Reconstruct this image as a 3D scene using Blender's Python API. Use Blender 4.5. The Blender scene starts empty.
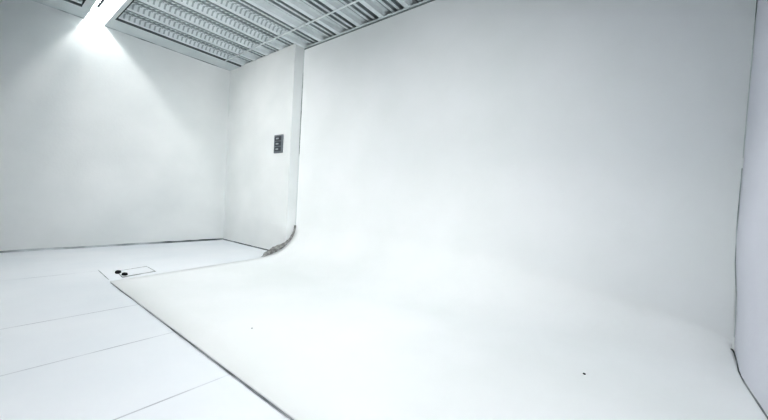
import bpy, bmesh, math, random
from mathutils import Vector, Matrix, noise
random.seed(7)
scene = bpy.context.scene
COL = scene.collection

# ------------------------------------------------------------------ layout (metres)
EYE = 1.30
ZC = 4.542            # underside of the roof deck ribs
YL = 8.748            # left wall plane
XS = 4.239            # switch wall plane
XC = 4.472            # cyclorama wall plane
YP = 5.942            # end (return) of the switch wall
YR = -0.785           # right wall plane
XB = -4.0             # open back of the room
XE = 1.172            # front edge of the cyclorama floor
YD = 8.215            # end of the roof deck, start of the soffit
P = 0.5445            # rib pitch of the deck

# ------------------------------------------------------------------ helpers
def link(name, bm, mat, parent=None, smooth=False):
    me = bpy.data.meshes.new(name)
    bm.normal_update()
    bm.to_mesh(me); bm.free()
    o = bpy.data.objects.new(name, me)
    COL.objects.link(o)
    if mat: me.materials.append(mat)
    if smooth:
        for p in me.polygons: p.use_smooth = True
    if parent: o.parent = parent
    return o

def box(bm, x0, x1, y0, y1, z0, z1, bevel=0.0):
    b2 = bmesh.new()
    bmesh.ops.create_cube(b2, size=1)
    bmesh.ops.scale(b2, vec=(x1-x0, y1-y0, z1-z0), verts=b2.verts)
    bmesh.ops.translate(b2, vec=((x0+x1)/2, (y0+y1)/2, (z0+z1)/2), verts=b2.verts)
    if bevel:
        bmesh.ops.bevel(b2, geom=b2.edges[:], offset=bevel, segments=2, affect='EDGES', profile=0.6)
    me = bpy.data.meshes.new('t'); b2.to_mesh(me); b2.free()
    bm.from_mesh(me); bpy.data.meshes.remove(me)
    return bm

def one_box(*a, **k):
    return box(bmesh.new(), *a, **k)

def cyl(bm, p0, p1, r, n=20):
    p0, p1 = Vector(p0), Vector(p1)
    d = p1-p0
    q = d.to_track_quat('Z', 'Y').to_matrix().to_4x4()
    bmesh.ops.create_cone(bm, cap_ends=True, segments=n, radius1=r, radius2=r, depth=d.length,
                          matrix=Matrix.Translation((p0+p1)/2) @ q)
    return bm

def grid(bm, rows):
    vs = [[bm.verts.new(p) for p in r] for r in rows]
    for i in range(len(vs)-1):
        for j in range(len(vs[0])-1):
            bm.faces.new((vs[i][j], vs[i][j+1], vs[i+1][j+1], vs[i+1][j]))
    return vs

def smooth01(a, b, x):
    t = max(0.0, min(1.0, (x-a)/(b-a)))
    return t*t*(3-2*t)

def structure(o):
    o['kind'] = 'structure'
    return o

def thing(name, label, cat, loc=(0, 0, 0), group=None):
    o = bpy.data.objects.new(name, None)
    o.empty_display_size = 0.1
    COL.objects.link(o)
    o.location = loc
    o['label'] = label; o['category'] = cat
    if group: o['group'] = group
    return o

def tag(o, label, cat, group=None):
    o['label'] = label; o['category'] = cat
    if group: o['group'] = group
    return o

def child(o, root):
    """parent o (built in world coordinates) to root keeping it in place"""
    o.parent = root
    o.matrix_parent_inverse = Matrix.Translation(-root.location)
    return o

# ------------------------------------------------------------------ materials
def srgb(c):
    f = lambda v: v/12.92 if v <= 0.04045 else ((v+0.055)/1.055)**2.4
    return tuple(f(v/255) for v in c)+(1,)

def paint(name, c0, c1, scale=1.5, rough=0.6, bump=0.0, bscale=60, spec=0.3, detail=5, metallic=0.0):
    m = bpy.data.materials.new(name); m.use_nodes = True
    nt = m.node_tree; N = nt.nodes; L = nt.links
    b = N['Principled BSDF']
    b.inputs['Roughness'].default_value = rough
    b.inputs['Specular IOR Level'].default_value = spec
    b.inputs['Metallic'].default_value = metallic
    tc = N.new('ShaderNodeTexCoord')
    no = N.new('ShaderNodeTexNoise')
    no.inputs['Scale'].default_value = scale; no.inputs['Detail'].default_value = detail
    L.new(tc.outputs['Object'], no.inputs['Vector'])
    r = N.new('ShaderNodeValToRGB')
    r.color_ramp.elements[0].position = 0.32; r.color_ramp.elements[0].color = srgb(c0)
    r.color_ramp.elements[1].position = 0.68; r.color_ramp.elements[1].color = srgb(c1)
    L.new(no.outputs['Fac'], r.inputs['Fac'])
    L.new(r.outputs['Color'], b.inputs['Base Color'])
    if bump:
        n2 = N.new('ShaderNodeTexNoise')
        n2.inputs['Scale'].default_value = bscale; n2.inputs['Detail'].default_value = 3
        L.new(tc.outputs['Object'], n2.inputs['Vector'])
        bp = N.new('ShaderNodeBump'); bp.inputs['Strength'].default_value = bump
        bp.inputs['Distance'].default_value = 0.01
        L.new(n2.outputs['Fac'], bp.inputs['Height'])
        L.new(bp.outputs['Normal'], b.inputs['Normal'])
    return m

def broken(name, dark, light, scale, lo, hi):
    """dark joint that fades in and out along its length"""
    m = paint(name, dark, light, scale=scale, rough=0.9, spec=0.05, detail=4)
    r = [n for n in m.node_tree.nodes if n.type == 'VALTORGB'][0]
    r.color_ramp.elements[0].position = lo; r.color_ramp.elements[1].position = hi
    return m

def emit(name, col, strength):
    m = bpy.data.materials.new(name); m.use_nodes = True
    b = m.node_tree.nodes['Principled BSDF']
    b.inputs['Base Color'].default_value = (0.9, 0.9, 0.9, 1)
    b.inputs['Emission Color'].default_value = col
    b.inputs['Emission Strength'].default_value = strength
    return m

WALL = paint('wall_paint', (227, 232, 233), (235, 239, 240), scale=0.9, bump=0.15, bscale=25)
WALLR = paint('right_wall_paint', (230, 232, 240), (236, 238, 246), scale=1.2, bump=0.15, bscale=25)
CYC = paint('sweep_paint', (236, 241, 242), (241, 245, 247), scale=0.8, rough=0.75, bump=0.06, bscale=18, spec=0.15)
SOFFIT = paint('beam_paint', (214, 222, 224), (226, 232, 233), scale=2)
DECK = paint('deck_paint', (226, 234, 236), (238, 244, 246), scale=3, rough=0.55, spec=0.3)
DECKD = paint('deck_recess_shade', (152, 162, 165), (180, 189, 192), scale=3, rough=0.7, spec=0.1)  # white deck darkened here: the shade inside the recesses put into colour
DECKM = paint('deck_ridge', (216, 224, 226), (230, 237, 239), scale=3, rough=0.6)
DECKE = paint('deck_emboss_shade', (172, 182, 185), (190, 200, 203), scale=3, rough=0.7)  # darker copy for every third step, dimple shading put into colour
DARKGAP = paint('shadow_gap', (70, 78, 80), (100, 108, 110), scale=6, rough=0.95, spec=0.05)  # dark tone standing for gap shade, shared by roof and plaster chip
MIDGAP = broken('faded_joint', (120, 130, 131), (215, 223, 224), 1.6, 0.36, 0.54)
WALLGAP = broken('wall_base_joint', (110, 118, 121), (216, 223, 226), 1.3, 0.36, 0.62)
GROOVE = broken('floor_groove', (104, 111, 115), (180, 186, 190), 3.0, 0.35, 0.7)
GROOVEF = broken('faded_floor_groove', (140, 146, 150), (200, 206, 210), 3.0, 0.35, 0.7)
BEAMGAP = paint('beam_gap', (112, 121, 123), (134, 143, 145), scale=3, rough=0.95, spec=0.05)
EDGEGAP = paint('ceiling_edge_gap', (138, 148, 149), (166, 176, 177), scale=3, rough=0.95, spec=0.05)
SEAM = broken('corner_seam', (132, 139, 143), (212, 219, 223), 2.0, 0.36, 0.58)
MASTIC = paint('dirty_mastic', (126, 127, 126), (186, 188, 188), scale=14, rough=0.95, spec=0.05, bump=0.8, bscale=40)
GREYP = paint('grey_plastic', (126, 133, 138), (136, 143, 148), scale=8, rough=0.5)
DARKP = paint('dark_plastic', (84, 90, 96), (92, 99, 105), scale=8, rough=0.45)
PALEP = paint('pale_plastic', (176, 182, 186), (186, 192, 196), scale=8, rough=0.45)
BLACK = paint('black_void', (40, 43, 46), (58, 62, 64), scale=10, rough=0.95, spec=0.05)
WHITEM = paint('white_enamel', (232, 236, 238), (240, 243, 244), scale=4, rough=0.4)
FLECK = paint('dark_fleck', (62, 68, 70), (92, 98, 100), scale=30, rough=0.95, spec=0.05)
PALEFLECK = paint('pale_fleck', (176, 182, 186), (196, 200, 204), scale=30, rough=0.95, spec=0.05)
TUBES = [emit('tube_glow', (1.0, 0.965, 0.935, 1), k) for k in (40, 40, 72)]

# floor: painted concrete with thin joints across it
def floor_material():
    m = paint('floor_paint', (233, 239, 244), (241, 245, 249), scale=0.7, rough=0.5, bump=0.05, bscale=30)
    nt = m.node_tree; N = nt.nodes; L = nt.links
    b = N['Principled BSDF']
    base = b.inputs['Base Color'].links[0].from_socket
    tc = [n for n in N if n.type == 'TEX_COORD'][0]
    sep = N.new('ShaderNodeSeparateXYZ'); L.new(tc.outputs['Object'], sep.inputs[0])
    def mth(op, a, bb=None, c=None):
        n = N.new('ShaderNodeMath'); n.operation = op
        for i, v in enumerate((a, bb, c)):
            if v is None: continue
            if isinstance(v, (int, float)): n.inputs[i].default_value = v
            else: L.new(v, n.inputs[i])
        return n.outputs[0]
    # joints at y = 2.20 + k * 1.026
    t = mth('DIVIDE', mth('SUBTRACT', sep.outputs['Y'], 2.203), 1.0265)
    fr = mth('ABSOLUTE', mth('SUBTRACT', t, mth('ROUND', t)))
    line = mth('LESS_THAN', mth('MULTIPLY', fr, 1.0265), 0.0065)
    no = N.new('ShaderNodeTexNoise'); no.inputs['Scale'].default_value = 2.2; no.inputs['Detail'].default_value = 6
    L.new(tc.outputs['Object'], no.inputs['Vector'])
    mr = N.new('ShaderNodeMapRange'); mr.inputs['From Min'].default_value = 0.36; mr.inputs['From Max'].default_value = 0.62
    mr.inputs['To Min'].default_value = 0.5; mr.inputs['To Max'].default_value = 0.1
    L.new(no.outputs['Fac'], mr.inputs['Value'])
    # the joint nearest the sweep corner (y = 5.28) is painted over
    hid = mth('GREATER_THAN', mth('ABSOLUTE', mth('SUBTRACT', sep.outputs['Y'], 5.28)), 0.3)
    near = mth('LESS_THAN', sep.outputs['Y'], 6.6)
    left = mth('LESS_THAN', sep.outputs['X'], 1.2)
    fac = mth('MULTIPLY', mth('MULTIPLY', line, mr.outputs[0]), mth('MULTIPLY', mth('MULTIPLY', hid, near), left))
    mix = N.new('ShaderNodeMix'); mix.data_type = 'RGBA'
    L.new(fac, mix.inputs[0]); L.new(base, mix.inputs[6])
    mix.inputs[7].default_value = srgb((128, 134, 146))
    L.new(mix.outputs[2], b.inputs['Base Color'])
    return m
FLOOR = floor_material()

# ------------------------------------------------------------------ room shell
structure(link('floor', one_box(XB, XC+0.25, YR-0.2, YL+0.15, -0.12, 0.0), FLOOR))
structure(link('wall_left', one_box(XB, XC+0.25, YL, YL+0.15, 0.0, ZC+0.45), WALL))
structure(link('wall_switch', one_box(XS, XC+0.25, YP, YL, 0.0, ZC+0.02), WALL))
structure(link('wall_back', one_box(XC+0.06, XC+0.25, YR-0.2, YP, 0.0, ZC+0.45), WALL))

# right wall: flat, giving way a little at the foot of the corner
def right_y(x, z):
    return YR - 0.045*smooth01(3.85, 4.42, x)*(1-smooth01(0.35, 1.15, z))
bm = bmesh.new()
xs = [XB, 0, 2, 3] + [3.2+0.04*i for i in range(33)]
zs = [0.04*i for i in range(36)]+[2, 3, ZC+0.45]
grid(bm, [[(x, right_y(x, z), z) for x in xs] for z in zs])
grid(bm, [[(x, YR-0.2, z) for x in reversed(xs)] for z in zs])
structure(link('wall_right', bm, WALLR, smooth=True))

# ------------------------------------------------------------------ cyclorama
def yend(x):
    if x >= 3.6: return YP-0.012
    return 5.478 + (5.875-5.478)*(x-XE)/(3.6-XE) if x < 3.6 else YP
def cove(y):
    s = max(0.0, min(1.0, (y-YR)/(YP-YR)))
    s = s**0.4
    q = math.sin(math.pi*max(0.0, min(1.0, (y-YR)/(YP-YR))))
    return (0.42+(0.90-0.42)*s)*(1+0.4*q), (0.09+(0.63-0.09)*s)*(1+0.5*q)
def profile(y, n=22):
    """(x, z) from the top of the wall, down the cove, out to the front edge"""
    a, b = cove(y)
    pts = [(XC, z) for z in (ZC-0.004, 4.0, 3.2, 2.4, 1.7, 1.25)]
    pts.append((XC, max(b, 0.09)+0.12))
    for i in range(n+1):
        t = i/n*math.pi/2
        pts.append((XC-a+a*math.cos(t), 0.014+b-b*math.sin(t)))
    x1 = XC-a
    for i in range(1, 9):
        pts.append((x1+(XE-x1)*i/8, 0.014))
    pts.append((XE-0.004, 0.010))
    pts.append((XE-0.004, 0.0))
    return pts
bm = bmesh.new()
rows = []
NY = 60
for k in range(NY+1):
    s = (k/NY)**1.6
    row = []
    pr = profile(YR+(YP-YR)*s)
    for j, (x, z) in enumerate(pr):
        y0 = right_y(min(x, XC), z)+0.009
        row.append((x, y0+(yend(x)-y0)*s, z))
    rows.append(row)
vs = grid(bm, rows)
# little skirt down to the floor along the left edge
last = vs[-1]
low = [bm.verts.new((v.co.x, v.co.y+0.004, 0.0 if v.co.z < 0.02 else v.co.z-0.014)) for v in last]
for j in range(len(last)-1):
    bm.faces.new((last[j], last[j+1], low[j+1], low[j]))
cyc = thing('cyclorama', 'big white seamless cyclorama curving from tall wall down onto the floor', 'cyclorama', (3.0, 2.5, 0))
child(link('sweep', bm, CYC, smooth=True), cyc)
# crumbling mastic where the sweep meets the end of the switch wall
bm = bmesh.new()
a, b = cove(YP)
prev = None
K = 70
for i in range(K+1):
    u = i/K
    t = -0.02+u*1.50
    x = XC-a+a*math.cos(max(t, 0)); z = 0.014+b-b*math.sin(max(t, 0))
    nx, nz = -math.cos(t), math.sin(t)
    nl = noise.noise(Vector((u*9, 1.3, 0)))*0.5+0.5
    nh = noise.noise(Vector((u*31, 4.3, 0)))*0.5+0.5
    env = smooth01(-0.02, 0.10, u)*(1-smooth01(0.90, 1.0, u))
    bulge = math.exp(-((u-0.70)/0.22)**2)
    w = env*(0.016+0.030*nl+0.022*nh+0.075*bulge) + 0.028*math.exp(-((u-0.02)/0.03)**2)+0.006
    outside = smooth01(XS-0.02, XS-0.10, x) if x < XS else 0.0
    yb = YP-0.016
    p = [Vector((x, yb, z)), Vector((x, yb-0.012, z+0.004)),
         Vector((x+nx*w*0.5, yb-0.012, z+nz*w*0.5)),
         Vector((x+nx*w, yb+0.004+outside*w*0.9, z+nz*w*(1-0.35*outside)))]
    cur = [bm.verts.new(q) for q in p]
    if prev:
        for j in range(3):
            bm.faces.new((prev[j], prev[j+1], cur[j+1], cur[j]))
    prev = cur
m = link('mastic_joint', bm, MASTIC)
m['label'] = 'crumbling grey brown joint at the end of the curve'
child(m, cyc)

# ------------------------------------------------------------------ joints, and shadow gaps laid on as dark ribbons
def strip_mesh(pts, half, nrm):
    """ribbon along pts, flat side facing nrm, with ragged width"""
    bm = bmesh.new(); prev = None
    nrm = Vector(nrm)
    pts = [Vector(p) for p in pts]
    dense = []
    for p, q in zip(pts, pts[1:]):
        k = max(2, int((q-p).length/0.06))
        dense += [p.lerp(q, i/k) for i in range(k)]
    dense.append(pts[-1])
    for i, p in enumerate(dense):
        d = (dense[min(i+1, len(dense)-1)]-dense[max(i-1, 0)]).normalized()
        s = nrm.cross(d).normalized()
        h = half*(0.55+0.9*(noise.noise(p*5.0)*0.5+0.5))
        cur = [bm.verts.new(p+s*h), bm.verts.new(p-s*h)]
        if prev: bm.faces.new((prev[0], cur[0], cur[1], prev[1]))
        prev = cur
    return bm
structure(link('trim_1', strip_mesh([(XB, YL-0.012, 0.016), (XS, YL-0.012, 0.016)], 0.022, (0, -1, 0.3)), WALLGAP))
structure(link('trim_2', strip_mesh([(XS-0.006, YL, 0.012), (XS-0.006, YP+0.1, 0.012)], 0.014, (-1, 0, 0.3)), GROOVE))
structure(link('trim_3', strip_mesh([(XE-0.010, YR, 0.004), (XE-0.010, 3.4, 0.004)], 0.0085, (0, 0, 1)), GROOVE))
structure(link('trim_4', strip_mesh([(XE-0.008, 3.4, 0.004), (XE-0.006, 5.42, 0.004)], 0.0085, (0, 0, 1)), GROOVEF))
structure(link('trim_5', strip_mesh([(1.185, 5.62, 0.002), (1.21, 6.36, 0.002)], 0.005, (0, 0, 1)), MIDGAP))
# seam between sweep and right wall: up the corner and out along the floor
structure(link('trim_6', strip_mesh([(XC-0.012, right_y(XC, z)+0.006, z) for z in (0.2, 0.35, 0.6, 0.9, 1.2, 1.5, 1.8)], 0.005, (-0.6, 1, 0)), SEAM))
structure(link('trim_23', strip_mesh([(XC-0.006, YP-0.014, z) for z in (0.62, 1.5, 3.0, ZC-0.02)], 0.007, (-1, -0.6, 0)), MIDGAP))
structure(link('trim_7', strip_mesh([(XC-0.012, right_y(XC, z)+0.006, z) for z in (1.9, 2.3, 2.9, 3.5)], 0.004, (-0.6, 1, 0)), MIDGAP))
pa, pb = cove(YR)
low_pts = []
for i in range(4, 15):
    t = i/14*math.pi/2
    x = XC-pa+pa*math.cos(t); z = 0.014+pb-pb*math.sin(t)
    low_pts.append((x-0.01, right_y(x, z)+0.006, z+0.006))
caulk = [(XC-0.006, right_y(XC, z)+0.004, z) for z in (ZC-0.02, 3.5, 2.5, 1.8, 1.2, 1.0, 0.8, 0.6, 0.4, 0.25, 0.14)] + [(x+0.003, y-0.002, z-0.004) for x, y, z in low_pts]
caulk += [(3.8, YR+0.004, 0.017), (3.0, YR+0.004, 0.017), (XE, YR+0.004, 0.017)]
structure(link('trim_22', strip_mesh(caulk, 0.013, (-0.7, 0.7, 0.3)), CYC))
low_pts += [(3.8, YR+0.006, 0.02), (3.5, YR+0.006, 0.02), (3.0, YR+0.006, 0.02)]
structure(link('trim_8', strip_mesh(low_pts, 0.0055, (-0.2, 1, 0.8)), GROOVE))

# ------------------------------------------------------------------ roof deck
BX0, L0, L1, BX1 = 1.215, 1.338, 1.632, 1.702      # beam edge, light slot, beam edge
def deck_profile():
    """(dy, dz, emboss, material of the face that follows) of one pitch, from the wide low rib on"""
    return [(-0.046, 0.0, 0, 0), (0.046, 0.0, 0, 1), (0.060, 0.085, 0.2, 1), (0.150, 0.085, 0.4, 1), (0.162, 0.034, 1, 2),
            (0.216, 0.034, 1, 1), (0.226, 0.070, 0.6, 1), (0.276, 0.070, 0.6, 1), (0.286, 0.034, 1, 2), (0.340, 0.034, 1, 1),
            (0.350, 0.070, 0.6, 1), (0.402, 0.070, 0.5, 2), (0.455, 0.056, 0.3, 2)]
def embossed(x, y):
    """the sheets by the left wall are cross-dimpled, those over the sweep are plain"""
    return (0.15 + 0.85*smooth01(5.3, 5.9, y))*(1.0 if x < 3.8 else 0.4)
def deck(x0, x1, emb_step=0.028):
    n = int((x1-x0)/emb_step)
    xs = [x0+(x1-x0)*i/n for i in range(n+1)]
    prof = []
    k0 = math.floor((YR-0.1-3.736)/P)
    for k in range(k0, 12):
        for dy, dz, e, mt in deck_profile():
            y = 3.736+k*P+dy
            if YR-0.15 < y < YD-0.03: prof.append((y, dz, e, mt))
    prof.append((YD-0.025, prof[-1][1], 0, 0))
    V, F, MI = [], [], []
    for i, x in enumerate(xs):
        w = 0.010*(1 if i % 3 == 0 else -0.5)
        for y, dz, e, mt in prof:
            V.append((x, y, ZC+0.004+dz+w*e*embossed(x, y)))
    m = len(prof)
    for i in range(n):
        for j in range(m-1):
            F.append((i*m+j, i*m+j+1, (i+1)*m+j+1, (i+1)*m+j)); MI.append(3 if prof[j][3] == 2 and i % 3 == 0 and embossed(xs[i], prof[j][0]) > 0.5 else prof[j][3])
    return V, F, MI
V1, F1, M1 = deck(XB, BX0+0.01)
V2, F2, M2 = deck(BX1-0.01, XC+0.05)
me = bpy.data.meshes.new('ceiling')
me.from_pydata(V1+V2, [], F1+[tuple(i+len(V1) for i in f) for f in F2])
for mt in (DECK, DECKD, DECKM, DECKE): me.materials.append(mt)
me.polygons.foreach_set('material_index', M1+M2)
o = bpy.data.objects.new('ceiling', me); COL.objects.link(o); structure(o)
# roof above so no light leaks in
structure(link('ceiling_roof', one_box(XB, XC+0.25, YR-0.2, YL+0.15, ZC+0.45, ZC+0.5), DARKGAP))

# beams framing the deck
structure(link('trim_9', one_box(BX1, XS, YD+0.02, YL-0.002, ZC, ZC+0.16), SOFFIT))
structure(link('trim_10', one_box(XB, BX0, YD+0.02, YL-0.002, ZC, ZC+0.16), SOFFIT))
structure(link('trim_11', one_box(BX0, L0, YR, YL-0.002, ZC, ZC+0.28), SOFFIT))
structure(link('trim_12', one_box(L1, BX1, YR, YL-0.002, ZC, ZC+0.28), SOFFIT))
structure(link('trim_13', one_box(L0, L1, YR, YL-0.002, ZC+0.26, ZC+0.30), WHITEM))
# solid strips round the deck panels, coloured dark to stand for shadow gaps
structure(link('trim_14', one_box(BX1-0.004, XS, YD-0.012, YD+0.020, ZC-0.003, ZC+0.14), BEAMGAP))
structure(link('trim_15', one_box(XB, BX0+0.004, YD-0.012, YD+0.020, ZC-0.003, ZC+0.14), BEAMGAP))
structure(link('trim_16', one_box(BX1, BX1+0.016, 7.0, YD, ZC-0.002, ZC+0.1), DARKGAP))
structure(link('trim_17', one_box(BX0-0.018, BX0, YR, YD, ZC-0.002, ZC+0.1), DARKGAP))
# broken line between soffit and wall
structure(link('trim_18', strip_mesh([(L1, YL-0.006, ZC-0.006), (XS, YL-0.006, ZC-0.006)], 0.013, (0, -1, -0.6)), MIDGAP))
structure(link('trim_19', strip_mesh([(0.5, YL-0.006, ZC-0.006), (L0, YL-0.006, ZC-0.006)], 0.013, (0, -1, -0.6)), MIDGAP))
# along the top of the cyclorama wall
structure(link('trim_20', one_box(XC-0.008, XC-0.001, YR+0.01, YP-0.02, ZC-0.030, ZC-0.005), EDGEGAP))  # strip on the wall, the shade of the gap put in its colour
structure(link('trim_21', one_box(XC-0.045, XC-0.008, YR, YP-0.02, ZC-0.004, ZC+0.004), DECK))

bm = cyl(bmesh.new(), (3.835, YR, ZC-0.012), (3.835, YD, ZC-0.010), 0.015, 16)
con = thing('ceiling_conduit', 'thin pale conduit running across under the ribbed ceiling beside the tall white wall', 'conduit', (3.835, 4, ZC))
child(link('pipe', bm, DECK, smooth=True), con)
for y in (1.0, 3.0, 5.1, 7.3):
    bm = one_box(3.80, 3.87, y-0.02, y+0.02, ZC-0.034, ZC+0.003, bevel=0.006)
    child(link('clip', bm, SOFFIT), con)

# ------------------------------------------------------------------ strip light in the beam
lt = thing('ceiling_strip_light', 'glowing strip light recessed in ceiling beam above left wall', 'light', (1.49, 4.0, ZC+0.2))
child(link('housing', one_box(1.382, 1.512, -0.2, 8.72, ZC+0.23, ZC+0.262, bevel=0.006), WHITEM), lt)
for i, y0 in enumerate((7.50, 6.27, 4.94, 3.72, 2.50, 1.28, 0.06)):
    bm = cyl(bmesh.new(), (1.447, y0, ZC+0.20), (1.447, y0+1.18, ZC+0.20), 0.026, 16)
    child(link('tube', bm, TUBES[(0, 0, 1, 1, 2, 2, 2)[i]], smooth=True), lt)
    for yy in (y0-0.015, y0+1.175):
        child(link('socket', one_box(1.418, 1.476, yy, yy+0.02, ZC+0.170, ZC+0.232, bevel=0.004), WHITEM), lt)
s = link('slot', one_box(1.378, 1.412, 4.0, 8.02, ZC+0.004, ZC+0.02), DARKP)
s['label'] = 'dark slot along one side of the light'
child(s, lt)

# ------------------------------------------------------------------ switch panel
PY0, PY1, PZ0, PZ1 = 6.205, 6.525, 2.235, 2.640
sw = thing('switch_panel', 'small dark grey three-gang switch panel high on the white wall', 'switch panel', (XS, (PY0+PY1)/2, (PZ0+PZ1)/2))
child(link('back_plate', one_box(XS-0.03, XS+0.0, PY0, PY1, PZ0, PZ1, bevel=0.012), GREYP), sw)
hh = (PZ1-PZ0-0.05)/3
for k in range(3):
    z0 = PZ0+0.025+k*hh
    md = link('module', one_box(XS-0.042, XS-0.028, PY0+0.045, PY1-0.045, z0+0.012, z0+hh-0.012, bevel=0.005), DARKP)
    child(md, sw)
    rk = link('rocker', one_box(XS-0.052, XS-0.04, PY0+0.125, PY1-0.105, z0+0.040, z0+hh-0.045, bevel=0.003), PALEP)
    rk.parent = md

# ------------------------------------------------------------------ floor hatch
def quad_prism(q, z0, z1):
    bm = bmesh.new()
    lo = [bm.verts.new((x, y, z0)) for x, y in q]
    hi = [bm.verts.new((x, y, z1)) for x, y in q]
    bm.faces.new(hi)
    for i in range(4):
        bm.faces.new((lo[i], lo[(i+1) % 4], hi[(i+1) % 4], hi[i]))
    bmesh.ops.recalc_face_normals(bm, faces=bm.faces[:])
    return bm
hq = [(1.340, 5.66), (1.79, 5.80), (1.80, 6.27), (1.372, 6.135)]
ht = thing('access_hatch', 'small square access hatch flush in the floor by the sweep corner', 'hatch', (1.58, 5.95, 0))
cx, cy = sum(p[0] for p in hq)/4, sum(p[1] for p in hq)/4
child(link('frame', quad_prism(hq, 0.0, 0.003), paint('hatch_joint', (120, 128, 128), (196, 201, 203), scale=7, rough=0.9)), ht)
inner = [(cx+(x-cx)*0.94, cy+(y-cy)*0.84) for x, y in hq]
child(link('cover', quad_prism(inner, 0.0, 0.006), FLOOR), ht)
for (x, y) in ((1.372, 6.00), (1.402, 5.80)):
    bm = bmesh.new()
    ring = []
    for i in range(12):
        t = i/12*2*math.pi
        q = 0.85+0.3*noise.noise(Vector((math.cos(t), math.sin(t), x*9)))
        ring.append((x+0.038*q*math.cos(t), y+0.085*q*math.sin(t)))
    hi = [bm.verts.new((x+(px-x)*0.8, y+(py-y)*0.8, 0.030)) for px, py in ring]
    lo = [bm.verts.new((px, py, 0.0)) for px, py in ring]
    bm.faces.new(hi)
    for i in range(12): bm.faces.new((lo[i], lo[(i+1) % 12], hi[(i+1) % 12], hi[i]))
    nb = link('hinge', bm, BLACK)
    nb['label'] = 'dark worn hinge at the left edge of the hatch'
    child(nb, ht)

# ------------------------------------------------------------------ specks on the sweep
def fleck(name, x, y, z, r, mat, label):
    bm = bmesh.new()
    bmesh.ops.create_icosphere(bm, subdivisions=2, radius=r)
    for v in bm.verts:
        v.co *= 0.85+0.3*noise.noise(v.co*90+Vector((x, y, 0)))
        v.co.z *= 0.45
    o = link(name, bm, mat, smooth=True)
    o.location = (x, y, z+r*0.36)
    return tag(o, label, 'debris')
fleck('paint_fleck', 3.015, 0.23, 0.014, 0.013, FLECK, 'dark speck lying alone on the white sweep floor at right')
fleck('paint_fleck', 1.664, 2.796, 0.014, 0.010, PALEFLECK, 'faint pale grey speck on the sweep floor near its front edge')
# torn paint at the foot of the right-hand corner
bm = bmesh.new()
bmesh.ops.create_icosphere(bm, subdivisions=2, radius=0.02)
for v in bm.verts:
    v.co *= 0.7+0.7*(noise.noise(v.co*60)*0.5+0.5)
    v.co.x *= 0.5
o = link('plaster_chip', bm, DARKGAP)
o.location = (4.425, right_y(4.44, 0.05)+0.022, 0.075)
o['label'] = 'dark chipped plaster spot at the foot of the corner seam'
child(o, cyc)

# ------------------------------------------------------------------ light
w = bpy.data.worlds.new('world'); scene.world = w; w.use_nodes = True
bg = w.node_tree.nodes['Background']
bg.inputs['Color'].default_value = (0.92, 0.97, 1.0, 1); bg.inputs['Strength'].default_value = 0.02

def area(name, loc, size, size_y, energy, col=(1.0, 0.965, 0.935), rot=(0, 0, 0), spread=180):
    l = bpy.data.lights.new(name, 'AREA'); l.shape = 'RECTANGLE'
    l.size = size; l.size_y = size_y; l.energy = energy; l.color = col; l.spread = math.radians(spread)
    o = bpy.data.objects.new(name, l); COL.objects.link(o)
    o.location = loc; o.rotation_euler = rot
    return o
def aim(d):
    return Vector(d).to_track_quat('-Z', 'Y').to_euler()
# added fill lights out of view, weighted to brighten walls, sweep and floor
area('overhead_fill', (0.5, 1.0, ZC-0.1), 1.2, 1.2, 150*0.40)
area('aimed_fill', (-0.5, 4.0, 3.5), 1.0, 1.0, 150*0.195, rot=aim((4.7, 3.75, -1.7)), spread=90)
area('aimed_fill', (-1.0, 2.0, 3.5), 1.0, 1.0, 150*0.15, rot=aim((5.4, 2.2, -1.0)), spread=90)
area('aimed_fill', (-1.0, 1.0, 3.0), 1.0, 1.0, 150*0.065, rot=aim((5.4, 1.5, -3.0)), spread=80)
area('aimed_fill', (-0.5, 5.5, 3.9), 0.8, 0.8, 6.0, rot=aim((4.7, 1.9, -0.7)), spread=60)
area('overhead_fill', (-1.0, 6.0, ZC-0.1), 1.0, 1.0, 150*0.165, spread=110)

# ------------------------------------------------------------------ camera
F = 321.583
yaw, pitch, roll = math.radians(37.783), math.radians(-1.625), math.radians(3.284)
f = Vector((math.cos(pitch)*math.cos(yaw), math.cos(pitch)*math.sin(yaw), math.sin(pitch)))
r = f.cross(Vector((0, 0, 1))).normalized(); u = r.cross(f)
c, sn = math.cos(roll), math.sin(roll)
r2, u2 = c*r+sn*u, -sn*r+c*u
cam = bpy.data.cameras.new('camera'); co = bpy.data.objects.new('camera', cam); COL.objects.link(co)
M = Matrix((r2, u2, -f)).transposed().to_4x4(); M.translation = (0, 0, EYE)
co.matrix_world = M
cam.sensor_fit = 'HORIZONTAL'; cam.sensor_width = 36; cam.lens = F/768*36
cam.clip_start = 0.02
scene.camera = co

scene.view_settings.view_transform = 'Standard'
scene.view_settings.look = 'None'
scene.view_settings.exposure = 0.12
scene.view_settings.gamma = 1/1.35
